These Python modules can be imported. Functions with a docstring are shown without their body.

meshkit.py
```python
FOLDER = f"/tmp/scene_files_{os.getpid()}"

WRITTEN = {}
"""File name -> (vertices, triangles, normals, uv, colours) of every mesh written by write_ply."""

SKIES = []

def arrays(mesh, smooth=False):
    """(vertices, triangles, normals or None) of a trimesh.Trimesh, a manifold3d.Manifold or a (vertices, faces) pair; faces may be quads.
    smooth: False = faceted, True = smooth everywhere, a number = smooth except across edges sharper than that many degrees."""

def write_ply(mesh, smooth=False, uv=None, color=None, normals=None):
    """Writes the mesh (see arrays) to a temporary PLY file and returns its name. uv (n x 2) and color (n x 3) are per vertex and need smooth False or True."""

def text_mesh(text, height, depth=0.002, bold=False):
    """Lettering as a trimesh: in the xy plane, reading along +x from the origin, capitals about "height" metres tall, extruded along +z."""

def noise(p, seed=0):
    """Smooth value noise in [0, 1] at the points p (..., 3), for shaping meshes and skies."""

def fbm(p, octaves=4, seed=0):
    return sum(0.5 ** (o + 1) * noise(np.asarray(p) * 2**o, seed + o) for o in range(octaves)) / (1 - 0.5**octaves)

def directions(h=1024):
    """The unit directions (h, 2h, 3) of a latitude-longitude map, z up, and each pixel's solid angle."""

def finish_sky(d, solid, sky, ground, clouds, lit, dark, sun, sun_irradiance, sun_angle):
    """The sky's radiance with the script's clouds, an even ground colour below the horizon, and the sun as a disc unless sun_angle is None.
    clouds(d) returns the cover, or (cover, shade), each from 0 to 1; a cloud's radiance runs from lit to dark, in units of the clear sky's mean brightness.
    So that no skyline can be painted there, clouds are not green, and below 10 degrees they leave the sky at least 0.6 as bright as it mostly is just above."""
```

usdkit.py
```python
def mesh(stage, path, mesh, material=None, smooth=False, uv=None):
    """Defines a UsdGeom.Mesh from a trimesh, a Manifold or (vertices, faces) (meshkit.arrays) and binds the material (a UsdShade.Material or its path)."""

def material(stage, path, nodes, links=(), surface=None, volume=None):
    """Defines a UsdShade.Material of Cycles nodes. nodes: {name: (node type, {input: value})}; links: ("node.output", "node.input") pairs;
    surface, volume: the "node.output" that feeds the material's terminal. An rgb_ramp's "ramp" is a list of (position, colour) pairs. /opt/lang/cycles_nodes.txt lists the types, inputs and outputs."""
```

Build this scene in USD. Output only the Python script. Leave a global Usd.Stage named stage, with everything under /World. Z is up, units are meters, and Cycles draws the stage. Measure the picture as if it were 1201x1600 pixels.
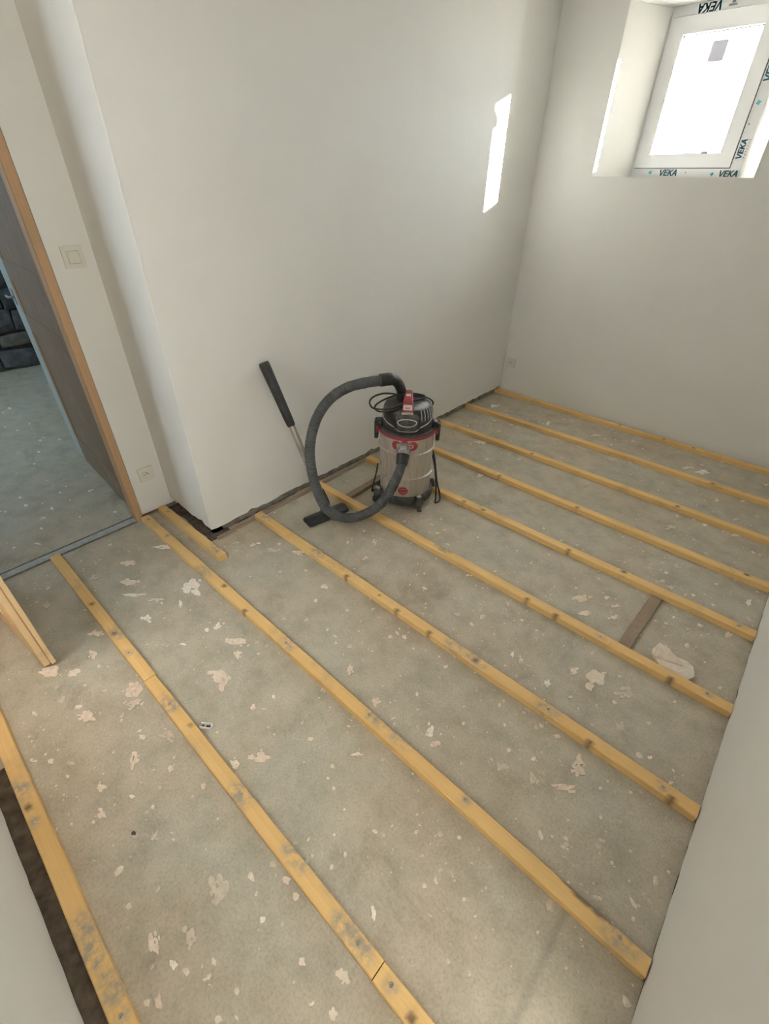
import math, random
import numpy as np, trimesh, manifold3d
import shapely
from shapely.geometry import Polygon, Point, box as sbox
from shapely.ops import unary_union
from shapely import affinity
import usdkit, meshkit
from pxr import Usd, UsdGeom, UsdLux, UsdShade, Gf, Sdf, Vt

stage = Usd.Stage.CreateInMemory()
UsdGeom.SetStageUpAxis(stage, 'Z')
UsdGeom.SetStageMetersPerUnit(stage, 1.0)
UsdGeom.Xform.Define(stage, '/World')
UsdGeom.Scope.Define(stage, '/World/Looks')
rng = np.random.default_rng(7)
random.seed(7)

# ---------------------------------------------------------------- camera
CAM_R = np.array([[0.738851, 0.673779, 0.010951], [0.401525, -0.427136, -0.810143], [-0.541181, 0.602973, -0.586129]])
FPX = 721.23
EYE = (0.0, 0.0, 1.58)
cam = UsdGeom.Camera.Define(stage, '/World/camera')
cam.CreateHorizontalApertureAttr(36.0)
cam.CreateVerticalApertureAttr(36.0 * 1600 / 1201)
cam.CreateFocalLengthAttr(36.0 * FPX / 1201)
cam.CreateClippingRangeAttr(Gf.Vec2f(0.02, 500))
_m = np.eye(4)
_m[0, :3], _m[1, :3], _m[2, :3], _m[3, :3] = CAM_R[0], -CAM_R[1], -CAM_R[2], EYE
cam.AddTransformOp().Set(Gf.Matrix4d(*_m.ravel().tolist()))
cam.CreateExposureAttr(0.17)

# ---------------------------------------------------------------- light
sky = UsdLux.DomeLight.Define(stage, '/World/sky')
sky.CreateIntensityAttr(10.0)
sky.CreateColorAttr(Gf.Vec3f(0.93, 0.97, 1.0))

def aim(prim, pos, direction):
    """Places a light so that it shines along direction (its -Z)."""
    z = -np.asarray(direction, float); z /= np.linalg.norm(z)
    x = np.cross([0, 0, 1], z); x = x / np.linalg.norm(x) if np.linalg.norm(x) > 1e-6 else np.array([1.0, 0, 0])
    y = np.cross(z, x)
    m = np.eye(4); m[0, :3], m[1, :3], m[2, :3], m[3, :3] = x, y, z, pos
    UsdGeom.Xformable(prim).AddTransformOp().Set(Gf.Matrix4d(*m.ravel().tolist()))

sun = UsdLux.DistantLight.Define(stage, '/World/sun')
sun.CreateIntensityAttr(3100000.0); sun.CreateAngleAttr(0.6); sun.CreateColorAttr(Gf.Vec3f(1.0, 0.98, 0.94))
SE = math.radians(14.8)
aim(sun, (3, 8, 4), (-0.6735 * math.cos(SE), -0.7392 * math.cos(SE), -math.sin(SE)))

def unseen_area_light(name, pos, direction, w, h, power, color):
    l = UsdLux.RectLight.Define(stage, '/World/' + name)
    l.CreateWidthAttr(w); l.CreateHeightAttr(h); l.CreateIntensityAttr(power); l.CreateColorAttr(Gf.Vec3f(*color))
    aim(l, pos, direction)
# area lights out of view, standing in for daylight from three sides
unseen_area_light('daylight_east', (2.28, -0.1, 1.35), (-1, 0.0, -0.05), 1.6, 1.9, 6.3, (1.0, 0.98, 0.94))
unseen_area_light('daylight_south', (-1.77, -0.49, 1.2), (0, 1, -0.1), 0.62, 1.7, 10, (1.0, 0.975, 0.94))
unseen_area_light('daylight_west', (-4.6, -1.47, 1.45), (0, 1, -0.15), 1.2, 1.2, 11.5, (0.62, 0.83, 1.0))

# ---------------------------------------------------------------- materials
def mat(name, nodes, links, surface='p.BSDF'):
    return usdkit.material(stage, '/World/Looks/' + name, nodes, links, surface=surface)

def plain(name, color, rough=0.6, metallic=0.0, var=0.0, scale=40, bump=0.0, bscale=200, **kw):
    nodes = {'p': ('principled_bsdf', {'base_color': color, 'roughness': rough, 'metallic': metallic, **kw})}
    links = []
    if var or bump:
        nodes['g'] = ('geometry', {})
    if var:
        nodes['n'] = ('noise_texture', {'scale': scale, 'detail': 4, 'roughness': 0.6})
        nodes['r'] = ('rgb_ramp', {'ramp': [(0.3, [c * (1 - var) for c in color]), (0.7, [min(1, c * (1 + var)) for c in color])]})
        links += [('g.position', 'n.vector'), ('n.fac', 'r.fac'), ('r.color', 'p.base_color')]
    if bump:
        nodes['bn'] = ('noise_texture', {'scale': bscale, 'detail': 3})
        nodes['b'] = ('bump', {'strength': bump, 'distance': 0.002})
        links += [('g.position', 'bn.vector'), ('bn.fac', 'b.height'), ('b.normal', 'p.normal')]
    return mat(name, nodes, links)

WALL = plain('wall_paint', (0.80, 0.797, 0.765), 0.65, var=0.025, scale=1.7, bump=0.12, bscale=160)
CEIL = plain('ceiling_paint', (0.84, 0.835, 0.81), 0.8)
SOLE = plain('dirty_sole_plate', (0.28, 0.25, 0.205), 0.95, var=0.45, scale=18, bump=0.8, bscale=60)
SHADED_DIRT = plain('shaded_dirt', (0.115, 0.088, 0.062), 0.95, var=0.5, scale=30, bump=0.8, bscale=90)  # brown dirt, with the shade of the gaps put into its colour
PLASTER = plain('splashed_plaster', (0.76, 0.665, 0.55), 0.9, var=0.10, scale=60, bump=0.5, bscale=250)
PLASTER2 = plain('splashed_plaster_pink', (0.72, 0.605, 0.49), 0.9, var=0.12, scale=60, bump=0.5, bscale=250)
PLASTER3 = plain('splashed_plaster_white', (0.83, 0.78, 0.69), 0.9, var=0.10, scale=60, bump=0.5, bscale=250)
PLASTER_THIN = plain('splashed_plaster_thin', (0.60, 0.53, 0.43), 0.9, var=0.15, scale=60, bump=0.4, bscale=250)
PVC = plain('white_pvc', (0.80, 0.81, 0.82), 0.35)
TEAL = plain('teal_print', (0.03, 0.30, 0.38), 0.5)
GREYPRINT = plain('grey_print', (0.25, 0.27, 0.28), 0.5)
SEAL = plain('dark_gasket', (0.06, 0.06, 0.06), 0.6)
SWITCH = plain('switch_plastic', (0.74, 0.72, 0.64), 0.35)
DARKHOLE = plain('socket_hole', (0.04, 0.04, 0.04), 0.6)
PINMETAL = plain('pin_metal', (0.55, 0.52, 0.45), 0.35, 1.0)
BLACK = plain('black_plastic', (0.022, 0.023, 0.024), 0.42, var=0.5, scale=25, bump=0.1)
DUSTBLACK = plain('dusty_black_plastic', (0.060, 0.060, 0.058), 0.6, var=0.65, scale=22)
HOSE = plain('grey_hose_plastic', (0.082, 0.088, 0.092), 0.5, var=0.3, scale=12)
RUBBER = plain('cable_rubber', (0.02, 0.02, 0.02), 0.6)
RED = plain('red_plastic', (0.25, 0.026, 0.040), 0.4, var=0.2, scale=30)
REDLABEL = plain('red_label', (0.31, 0.04, 0.05), 0.45, var=0.12, scale=30)
PALELABEL = plain('pale_label', (0.60, 0.54, 0.50), 0.5, var=0.12, scale=60)
DUSTEDGE = plain('dusty_moulding', (0.42, 0.42, 0.40), 0.7, var=0.2, scale=50)
GREYPL = plain('grey_plastic', (0.32, 0.33, 0.32), 0.4, var=0.25, scale=50)
SCREW = plain('zinc_screw', (0.42, 0.40, 0.36), 0.35, 1.0)
HOLE = plain('screw_recess', (0.035, 0.03, 0.025), 0.7)
WHITEPL = plain('white_plastic', (0.78, 0.77, 0.73), 0.4)
STRIPGREY = plain('threshold_grey', (0.40, 0.41, 0.38), 0.7, var=0.2, scale=30, bump=0.3)
DARKMETAL = plain('dull_metal', (0.16, 0.16, 0.15), 0.6, var=0.3, scale=30)
BLUEGREY = plain('pale_blue_grey', (0.38, 0.41, 0.40), 0.45, var=0.06, scale=8)  # pale blue-grey outer stile of the far door leaf
OUTWALL = plain('outer_stone_face', (0.24, 0.225, 0.20), 0.9, var=0.1, scale=4, bump=0.4, bscale=60)
GROUND = plain('unseen_ground', (0.42, 0.40, 0.35), 0.95, var=0.3, scale=9, bump=0.6, bscale=30)  # ground out of view, pale enough to throw sunlight up into the room
STONES = [plain('stone_%s' % n, c, 0.9, var=0.45, scale=14, bump=0.9, bscale=40) for n, c in (('grey', (0.085, 0.085, 0.085)), ('brown', (0.12, 0.105, 0.085)), ('dark', (0.055, 0.056, 0.058)))]
MORTAR = plain('old_mortar', (0.10, 0.095, 0.085), 0.95, var=0.3, scale=20, bump=0.8, bscale=60)

def steel():
    return mat('dusty_steel', {
        'g': ('geometry', {}), 'm': ('mapping', {'scale': (60, 60, 5)}), 'n': ('noise_texture', {'scale': 1.0, 'detail': 4, 'roughness': 0.6}),
        'n2': ('noise_texture', {'scale': 16, 'detail': 5, 'roughness': 0.65}),
        'r': ('rgb_ramp', {'ramp': [(0.3, (0.42, 0.385, 0.345)), (0.7, (0.60, 0.56, 0.51))]}),
        'r2': ('rgb_ramp', {'ramp': [(0.30, (0, 0, 0)), (0.62, (1, 1, 1))]}),
        'ro': ('map_range', {'to_min': 0.26, 'to_max': 0.60}),
        'me': ('map_range', {'to_min': 0.95, 'to_max': 0.30}),
        'p': ('principled_bsdf', {'metallic': 0.9})},
        [('g.position', 'm.vector'), ('m.vector', 'n.vector'), ('n.fac', 'r.fac'), ('r.color', 'p.base_color'), ('g.position', 'n2.vector'), ('n2.fac', 'r2.fac'),
         ('r2.color', 'ro.value'), ('ro.result', 'p.roughness'), ('r2.color', 'me.value'), ('me.result', 'p.metallic')])
STEEL = steel()
TUBE = plain('steel_tube', (0.50, 0.48, 0.45), 0.38, 0.9, var=0.3, scale=14)

def pine(name, light, dark, knotty=1.0, axis=0):
    sc = [11.0, 11.0, 11.0]; sc[axis] = 0.35
    sc2 = [160.0, 160.0, 160.0]; sc2[axis] = 2.0
    return mat(name, {
        'g': ('geometry', {}), 'oi': ('object_info', {}), 'off': ('math', {'math_type': 'multiply', 'value2': 31.0}), 'cx': ('combine_xyz', {}),
        'add': ('mix', {'mix_type': 'add', 'fac': 1.0}),
        'm1': ('mapping', {'scale': sc}), 'n1': ('noise_texture', {'scale': 1.6, 'detail': 3, 'distortion': 0.6}),
        'm2': ('mapping', {'scale': sc2}), 'n2': ('noise_texture', {'scale': 1.0, 'detail': 3}),
        'mixn': ('mix_float', {'fac': 0.45}),
        'r': ('rgb_ramp', {'ramp': [(0.30, dark), (0.52, [(a + b) / 2 * 1.02 for a, b in zip(light, dark)]), (0.70, light)]}),
        'n3': ('noise_texture', {'scale': 7.0, 'detail': 5, 'roughness': 0.6}), 'r3': ('rgb_ramp', {'ramp': [(0.56, (0, 0, 0)), (0.74, (0.55, 0.55, 0.55))]}),
        'soil': ('mix_color', {'b': (0.36, 0.27, 0.155)}),
        'kn': ('attribute', {'attribute': 'knot'}), 'du': ('attribute', {'attribute': 'dust'}), 'ba': ('attribute', {'attribute': 'bark'}),
        'n4': ('noise_texture', {'scale': 38, 'detail': 4, 'roughness': 0.7}),
        'dm': ('map_range', {'from_min': 0.40, 'from_max': 0.60, 'to_min': 0.12, 'to_max': 1.25}), 'dm2': ('math', {'math_type': 'multiply', 'use_clamp': True}),
        'kd': ('mix_color', {'b': (0.11, 0.055, 0.022)}), 'dd': ('mix_color', {'b': (0.36, 0.305, 0.225)}), 'bb': ('mix_color', {'b': (0.16, 0.12, 0.075)}),
        'b': ('bump', {'strength': 0.2, 'distance': 0.001}),
        'p': ('principled_bsdf', {'roughness': 0.62})},
        [('oi.random', 'off.value1'), ('off.value', 'cx.x'), ('off.value', 'cx.y'), ('off.value', 'cx.z'), ('g.position', 'add.color1'), ('cx.vector', 'add.color2'),
         ('add.color', 'm1.vector'), ('m1.vector', 'n1.vector'), ('add.color', 'm2.vector'), ('m2.vector', 'n2.vector'), ('n1.fac', 'mixn.a'), ('n2.fac', 'mixn.b'), ('mixn.result', 'r.fac'),
         ('g.position', 'n3.vector'), ('n3.fac', 'r3.fac'), ('r3.color', 'soil.fac'), ('r.color', 'soil.a'),
         ('g.position', 'n4.vector'), ('n4.fac', 'dm.value'), ('du.fac', 'dm2.value1'), ('dm.result', 'dm2.value2'),
         ('soil.result', 'dd.a'), ('dm2.value', 'dd.fac'), ('dd.result', 'bb.a'), ('ba.fac', 'bb.fac'), ('bb.result', 'kd.a'), ('kn.fac', 'kd.fac'), ('kd.result', 'p.base_color'),
         ('n2.fac', 'b.height'), ('b.normal', 'p.normal')])
PINE = pine('pine', (0.78, 0.53, 0.225), (0.66, 0.41, 0.15))
PINE_PALE = pine('pine_pale', (0.80, 0.60, 0.36), (0.71, 0.49, 0.255), axis=2)
PINE_FRAME = pine('pine_frame', (0.54, 0.355, 0.20), (0.44, 0.27, 0.14), axis=2)
OLDWOOD = pine('old_brown_wood', (0.30, 0.215, 0.135), (0.17, 0.115, 0.07), axis=1)
LATHWOOD = pine('thin_brown_lath', (0.36, 0.26, 0.175), (0.25, 0.17, 0.11), axis=1)
BROWNDOOR = pine('brown_door_wood', (0.25, 0.165, 0.105), (0.185, 0.12, 0.075), axis=2)
MOULDWOOD = pine('orange_moulding_wood', (0.36, 0.21, 0.10), (0.28, 0.15, 0.065), axis=2)

FLOOR = mat('concrete_slab', {
    'g': ('geometry', {}),
    'n1': ('noise_texture', {'scale': 1.3, 'detail': 5, 'roughness': 0.6, 'distortion': 0.4}), 'r1': ('rgb_ramp', {'ramp': [(0.36, (0.462, 0.391, 0.295)), (0.50, (0.479, 0.429, 0.336)), (0.64, (0.462, 0.435, 0.352))]}),
    'n2': ('noise_texture', {'scale': 9, 'detail': 6, 'roughness': 0.65}), 'r2': ('rgb_ramp', {'ramp': [(0.30, (0.78, 0.77, 0.74)), (0.55, (1, 1, 1)), (0.75, (1.12, 1.11, 1.09))]}),
    'n3': ('noise_texture', {'scale': 130, 'detail': 4, 'roughness': 0.7}), 'r3': ('rgb_ramp', {'ramp': [(0.30, (0.80, 0.80, 0.79)), (0.5, (1, 1, 1)), (0.72, (1.12, 1.12, 1.11))]}),
    'n4': ('noise_texture', {'scale': 4.5, 'detail': 7, 'roughness': 0.72, 'distortion': 0.8}), 'r4': ('rgb_ramp', {'ramp': [(0.585, (0, 0, 0)), (0.70, (0.55, 0.55, 0.55))]}),
    'n5': ('noise_texture', {'scale': 2.6, 'detail': 6, 'roughness': 0.7, 'distortion': 0.5, 'w': 3.0, 'dimensions': '4D'}), 'r5': ('rgb_ramp', {'ramp': [(0.57, (0, 0, 0)), (0.72, (0.6, 0.6, 0.6))]}),
    'mul1': ('mix', {'mix_type': 'multiply', 'fac': 1.0}), 'mul2': ('mix', {'mix_type': 'multiply', 'fac': 1.0}),
    'smear': ('mix_color', {'b': (0.44, 0.385, 0.31)}), 'brown': ('mix_color', {'b': (0.215, 0.165, 0.115)}),
    'sx': ('separate_xyz', {}), 'jx': ('math', {'math_type': 'subtract', 'value2': 0.118}), 'ja': ('math', {'math_type': 'absolute'}), 'jr': ('map_range', {'from_min': 0.003, 'from_max': 0.016, 'to_min': 0.28, 'to_max': 0.0, 'clamp': True}),
    'jy': ('math', {'math_type': 'less_than', 'value2': 0.63}), 'jm': ('math', {'math_type': 'multiply'}), 'jy2': ('math', {'math_type': 'greater_than', 'value2': 0.26}), 'jm2': ('math', {'math_type': 'multiply'}),
    'joint': ('mix_color', {'b': (0.15, 0.135, 0.105)}),
    'bn': ('noise_texture', {'scale': 45, 'detail': 6, 'roughness': 0.7}), 'b': ('bump', {'strength': 0.35, 'distance': 0.004}),
    'p': ('principled_bsdf', {'roughness': 0.62})},
    [('g.position', 'n%d.vector' % i) for i in range(1, 6)] + [('n%d.fac' % i, 'r%d.fac' % i) for i in range(1, 6)] +
    [('r1.color', 'mul1.color1'), ('r2.color', 'mul1.color2'), ('mul1.color', 'mul2.color1'), ('r3.color', 'mul2.color2'), ('mul2.color', 'smear.a'), ('r4.color', 'smear.fac'),
     ('smear.result', 'brown.a'), ('r5.color', 'brown.fac'), ('brown.result', 'joint.a'), ('jm2.value', 'joint.fac'), ('joint.result', 'p.base_color'),
     ('g.position', 'sx.vector'), ('sx.x', 'jx.value1'), ('jx.value', 'ja.value1'), ('ja.value', 'jr.value'), ('sx.y', 'jy.value1'), ('jr.result', 'jm.value1'), ('jy.value', 'jm.value2'),
     ('sx.y', 'jy2.value1'), ('jm.value', 'jm2.value1'), ('jy2.value', 'jm2.value2'),
     ('g.position', 'bn.vector'), ('bn.fac', 'b.height'), ('b.normal', 'p.normal')])

GLASS = mat('window_glass', {'f': ('layer_weight', {'blend': 0.5}), 'pw': ('math', {'math_type': 'power', 'value2': 5.0}), 'ma': ('math', {'math_type': 'multiply_add', 'value2': 0.7, 'value3': 0.03}), 't': ('transparent_bsdf', {'color': (0.97, 0.98, 0.98)}), 'gl': ('glossy_bsdf', {'roughness': 0.0, 'color': (1, 1, 1)}), 'm': ('mix_closure', {})},
            [('f.facing', 'pw.value1'), ('pw.value', 'ma.value1'), ('ma.value', 'm.fac'), ('t.BSDF', 'm.closure1'), ('gl.BSDF', 'm.closure2')], surface='m.closure')
PAPER = mat('translucent_paper', {'d': ('diffuse_bsdf', {'color': (0.78, 0.78, 0.82)}), 't': ('translucent_bsdf', {'color': (0.135, 0.135, 0.155)}), 'm': ('mix_closure', {'fac': 0.5})},
            [('d.BSDF', 'm.closure1'), ('t.BSDF', 'm.closure2')], surface='m.closure')

# ---------------------------------------------------------------- helpers
used = {}
def numbered(parent, name):
    k = used.get((parent, name), 0); used[(parent, name)] = k + 1
    return name if k == 0 else '%s_%03d' % (name, k)

def tag(prim, label=None, cat=None, group=None, kind=None):
    for k, v in (('label', label), ('category', cat), ('group', group), ('kind', kind)):
        if v:
            prim.SetCustomDataByKey(k, v)
    return prim

def thing(name, label, cat, loc=(0, 0, 0), rotz=0.0, group=None, kind=None):
    x = UsdGeom.Xform.Define(stage, '/World/' + numbered('/World', name))
    x.AddTranslateOp().Set(Gf.Vec3d(*map(float, loc)))
    x.AddRotateZOp().Set(math.degrees(rotz))
    return tag(x.GetPrim(), label, cat, group, kind)

def setting(name, loc=(0, 0, 0)):
    x = UsdGeom.Xform.Define(stage, '/World/' + numbered('/World', name))
    if any(loc):
        x.AddTranslateOp().Set(Gf.Vec3d(*map(float, loc)))
    return tag(x.GetPrim(), kind='structure')

def part(parent, name, mesh, m, smooth=False, label=None, kind=None, primvars=None):
    base = str(parent.GetPath()) if parent is not None else '/World'
    g = usdkit.mesh(stage, base + '/' + numbered(base, name), mesh, m, smooth=smooth)
    for k, v in (primvars or {}).items():
        UsdGeom.PrimvarsAPI(g).CreatePrimvar(k, Sdf.ValueTypeNames.FloatArray, 'vertex').Set(Vt.FloatArray.FromNumpy(np.asarray(v, np.float32)))
    return tag(g.GetPrim(), label=label, kind=kind)

def struct(name, mesh, m, smooth=False):
    return tag(part(None, name, mesh, m, smooth), kind='structure')

def bx(x0, x1, y0, y1, z0, z1):
    b = trimesh.creation.box([x1 - x0, y1 - y0, z1 - z0]); b.apply_translation([(x0 + x1) / 2, (y0 + y1) / 2, (z0 + z1) / 2]); return b

def rbx(x0, x1, y0, y1, z0, z1, r=0.003):
    """A box with chamfered edges."""
    pts = []
    for a, b, c in ((r, 0, 0), (0, r, 0), (0, 0, r)):
        q = [r - a, r - b, r - c]
        for x in (x0 + q[0], x1 - q[0]):
            for y in (y0 + q[1], y1 - q[1]):
                for z in (z0 + q[2], z1 - q[2]):
                    pts.append((x, y, z))
    return trimesh.convex.convex_hull(np.array(pts))

def cat(ms):
    return trimesh.util.concatenate(list(ms))

def hull_spheres(pts, n=2):
    s = trimesh.creation.icosphere(n)
    return trimesh.convex.convex_hull(np.vstack([s.vertices * r + np.array(p) for p, r in pts]))

def lathe(profile, n=48):
    m = trimesh.creation.revolve(np.array(profile, float), sections=n)
    return m

def catmull(P, per=10):
    P = np.array(P, float); Q = np.vstack([2 * P[0] - P[1], P, 2 * P[-1] - P[-2]]); out = []
    for i in range(1, len(Q) - 2):
        for t in np.linspace(0, 1, per, endpoint=False):
            a, b, c, d = Q[i - 1:i + 3]
            out.append(0.5 * ((2 * b) + (c - a) * t + (2 * a - 5 * b + 4 * c - d) * t * t + (3 * b - a - 3 * c + d) * t ** 3))
    out.append(P[-1]); return np.array(out)

def tube(path, r, n=12, cap=True):
    """A tube along the path; r a number or one radius per point."""
    P = np.asarray(path, float); R = np.broadcast_to(np.asarray(r, float), (len(P),))
    T = np.gradient(P, axis=0); T /= np.linalg.norm(T, axis=1, keepdims=True)
    a = np.array([0, 0, 1.0]) if abs(T[0][2]) < 0.9 else np.array([1.0, 0, 0])
    U = np.cross(T[0], a); U /= np.linalg.norm(U); V = []
    ang = np.linspace(0, 2 * np.pi, n, endpoint=False)
    for i in range(len(P)):
        U = U - T[i] * (U @ T[i]); U /= np.linalg.norm(U); W = np.cross(T[i], U)
        V.append(P[i] + R[i] * (np.cos(ang)[:, None] * U + np.sin(ang)[:, None] * W))
    V = np.vstack(V); F = []
    for i in range(len(P) - 1):
        for j in range(n):
            k = (j + 1) % n
            F += [(i * n + j, i * n + k, (i + 1) * n + k), (i * n + j, (i + 1) * n + k, (i + 1) * n + j)]
    if cap:
        V = np.vstack([V, P[0], P[-1]]); e = len(V)
        for j in range(n):
            k = (j + 1) % n
            F += [(e - 2, k, j), (e - 1, (len(P) - 1) * n + j, (len(P) - 1) * n + k)]
    m = trimesh.Trimesh(V, np.array(F), process=False)
    if m.volume < 0:
        m.invert()
    return m

def extrude(poly, h):
    """Prism over a shapely polygon (holes allowed), z 0 to h."""
    ps = [poly] if poly.geom_type == 'Polygon' else [g for g in poly.geoms if g.geom_type == 'Polygon']
    return cat(trimesh.creation.extrude_polygon(p, h, engine='earcut') for p in ps if p.area > 1e-9)

def to_x(m, x):           # prism in (a, b) -> plane y = a, z = b, thickness along +x from x
    v = m.vertices.copy(); m.vertices = np.stack([x + v[:, 2], v[:, 0], v[:, 1]], 1); return m
def to_y(m, y):           # prism in (a, b) -> plane x = a, z = b, thickness towards -y from y
    v = m.vertices.copy(); m.vertices = np.stack([v[:, 0], y - v[:, 2], v[:, 1]], 1); return m

def ragged(a0, a1, z0, z1, amp, step=0.035, seed=0):
    """Wall outline whose lower edge is broken board: a polygon in (a, z)."""
    g = np.random.default_rng(seed); a = np.arange(a0, a1, step)[1:]
    low = [(x + g.uniform(-0.01, 0.01), z0 + g.uniform(-amp, amp * 0.4) + (amp * 1.8 if g.random() < 0.05 else 0)) for x in a]
    return Polygon([(a0, z0)] + low + [(a1, z0), (a1, z1), (a0, z1)]).buffer(0)

def solid(m):
    return manifold3d.Manifold(manifold3d.Mesh(np.asarray(m.vertices, np.float32), np.asarray(m.faces, np.uint32)))

# ---------------------------------------------------------------- the setting
CEIL_Z = 2.56
floor = setting('floor')
part(floor, 'slab', bx(-5.9, 3.2, -2.9, 4.0, -0.18, 0.0), FLOOR)
struct('ceiling', bx(-5.95, 2.5, -2.0, 4.47, CEIL_Z, CEIL_Z + 0.25), CEIL)
struct('ground', bx(-40, 40, -40, 60, -0.6, -0.2), GROUND)

# long wall behind the vacuum cleaner, its board stopping short of the slab
w = setting('wall_left')
v = to_x(extrude(ragged(0.8205, 3.78, 0.054, CEIL_Z, 0.008, seed=3), 0.05), -2.020)
part(w, 'board', v, WALL)
part(w, 'board_end', to_y(extrude(ragged(-2.42, -2.0201, 0.056, CEIL_Z, 0.008, seed=5), 0.05), 0.8705), WALL)
part(w, 'corner_bead', tube(np.array([[-1.9715, 0.822, 0.056], [-1.9715, 0.822, CEIL_Z]]), 0.0035, 8), WALL)
part(w, 'sole_plate', bx(-2.40, -1.994, 0.90, 3.76, 0.0, 0.062), SOLE)
part(w, 'core', bx(-2.54, -2.025, 0.88, 3.76, 0.062, CEIL_Z), SHADED_DIRT)

# wall with the doorway to the next room
DY0, DY1, DZ = -0.175, 0.647, 2.09
w = setting('wall_door')
part(w, 'board', to_x(extrude(Polygon([(DY1, 0.02), (0.89, 0.02), (0.89, CEIL_Z), (-0.5, CEIL_Z), (-0.5, 0.02), (DY0, 0.02), (DY0, DZ), (DY1, DZ)]), 0.12), -2.54), WALL)

# window wall with splayed reveal
wb = bx(-2.6, 0.6, 3.76, 4.14, -0.15, CEIL_Z)
wo = bx(-2.6, 0.6, 4.14, 4.47, -0.15, CEIL_Z)
RZ0, RZ1 = 1.603, 2.412
inner = trimesh.convex.convex_hull(np.array([(-1.551, 3.75, RZ0), (-0.622, 3.75, RZ0), (-1.551, 3.75, RZ1), (-0.622, 3.75, RZ1), (-1.395, 4.06, RZ0), (-0.763, 4.06, RZ0), (-1.395, 4.06, RZ1), (-0.763, 4.06, RZ1)]))
outer = bx(-1.41, -0.765, 4.10, 4.6, 1.60, 2.47)
frame_pocket = bx(-1.442, -0.738, 4.05, 4.13, 1.588, 2.435)
mm = (solid(wb) - solid(inner) - solid(outer) - solid(frame_pocket)).to_mesh()
wbk = setting('wall_back')
part(wbk, 'plastered_wall', trimesh.Trimesh(mm.vert_properties[:, :3], mm.tri_verts, process=False), WALL)
mm = (solid(wo) - solid(outer)).to_mesh()
part(wbk, 'outer_masonry', trimesh.Trimesh(mm.vert_properties[:, :3], mm.tri_verts, process=False), OUTWALL)
struct('trim_1', cat([tube(np.array([[x, 3.7595, RZ0], [x, 3.7595, RZ1]]), 0.0045, 8) for x in (-1.551, -0.622)]), WALL)

# short wall on the right, with an unseen doorway that admits the east light
w = setting('wall_right')
part(w, 'board', to_x(extrude(ragged(0.405, 3.765, 0.014, CEIL_Z, 0.006, seed=8), 0.07), 0.317), WALL)
part(w, 'backing', bx(0.39, 0.47, 0.42, 3.76, 0.0, CEIL_Z), WALL)
part(w, 'lintel', bx(0.317, 0.47, -0.55, 0.405, 2.10, CEIL_Z), WALL)
# near wall, its unseen alcove behind the door leaf holds the south light
w = setting('wall_near')
SX0, SX1 = -2.12, -1.42
part(w, 'board', to_y(extrude(ragged(SX1, 0.47, 0.035, CEIL_Z, 0.006, seed=9), 0.05), -0.321), WALL)
part(w, 'backing', bx(SX1 + 0.02, 0.47, -0.52, -0.40, 0.0, CEIL_Z), SHADED_DIRT)
part(w, 'pier', bx(-2.54, SX0, -0.5, -0.322, 0.0, CEIL_Z), WALL)
part(w, 'lintel', bx(SX0, SX1, -0.5, -0.322, 2.1, CEIL_Z), WALL)
part(w, 'sill', bx(SX0, SX1, -0.5, -0.322, 0.0, 0.25), WALL)
part(w, 'back', bx(SX0, SX1, -0.62, -0.5, 0.0, CEIL_Z), WALL)
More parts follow.
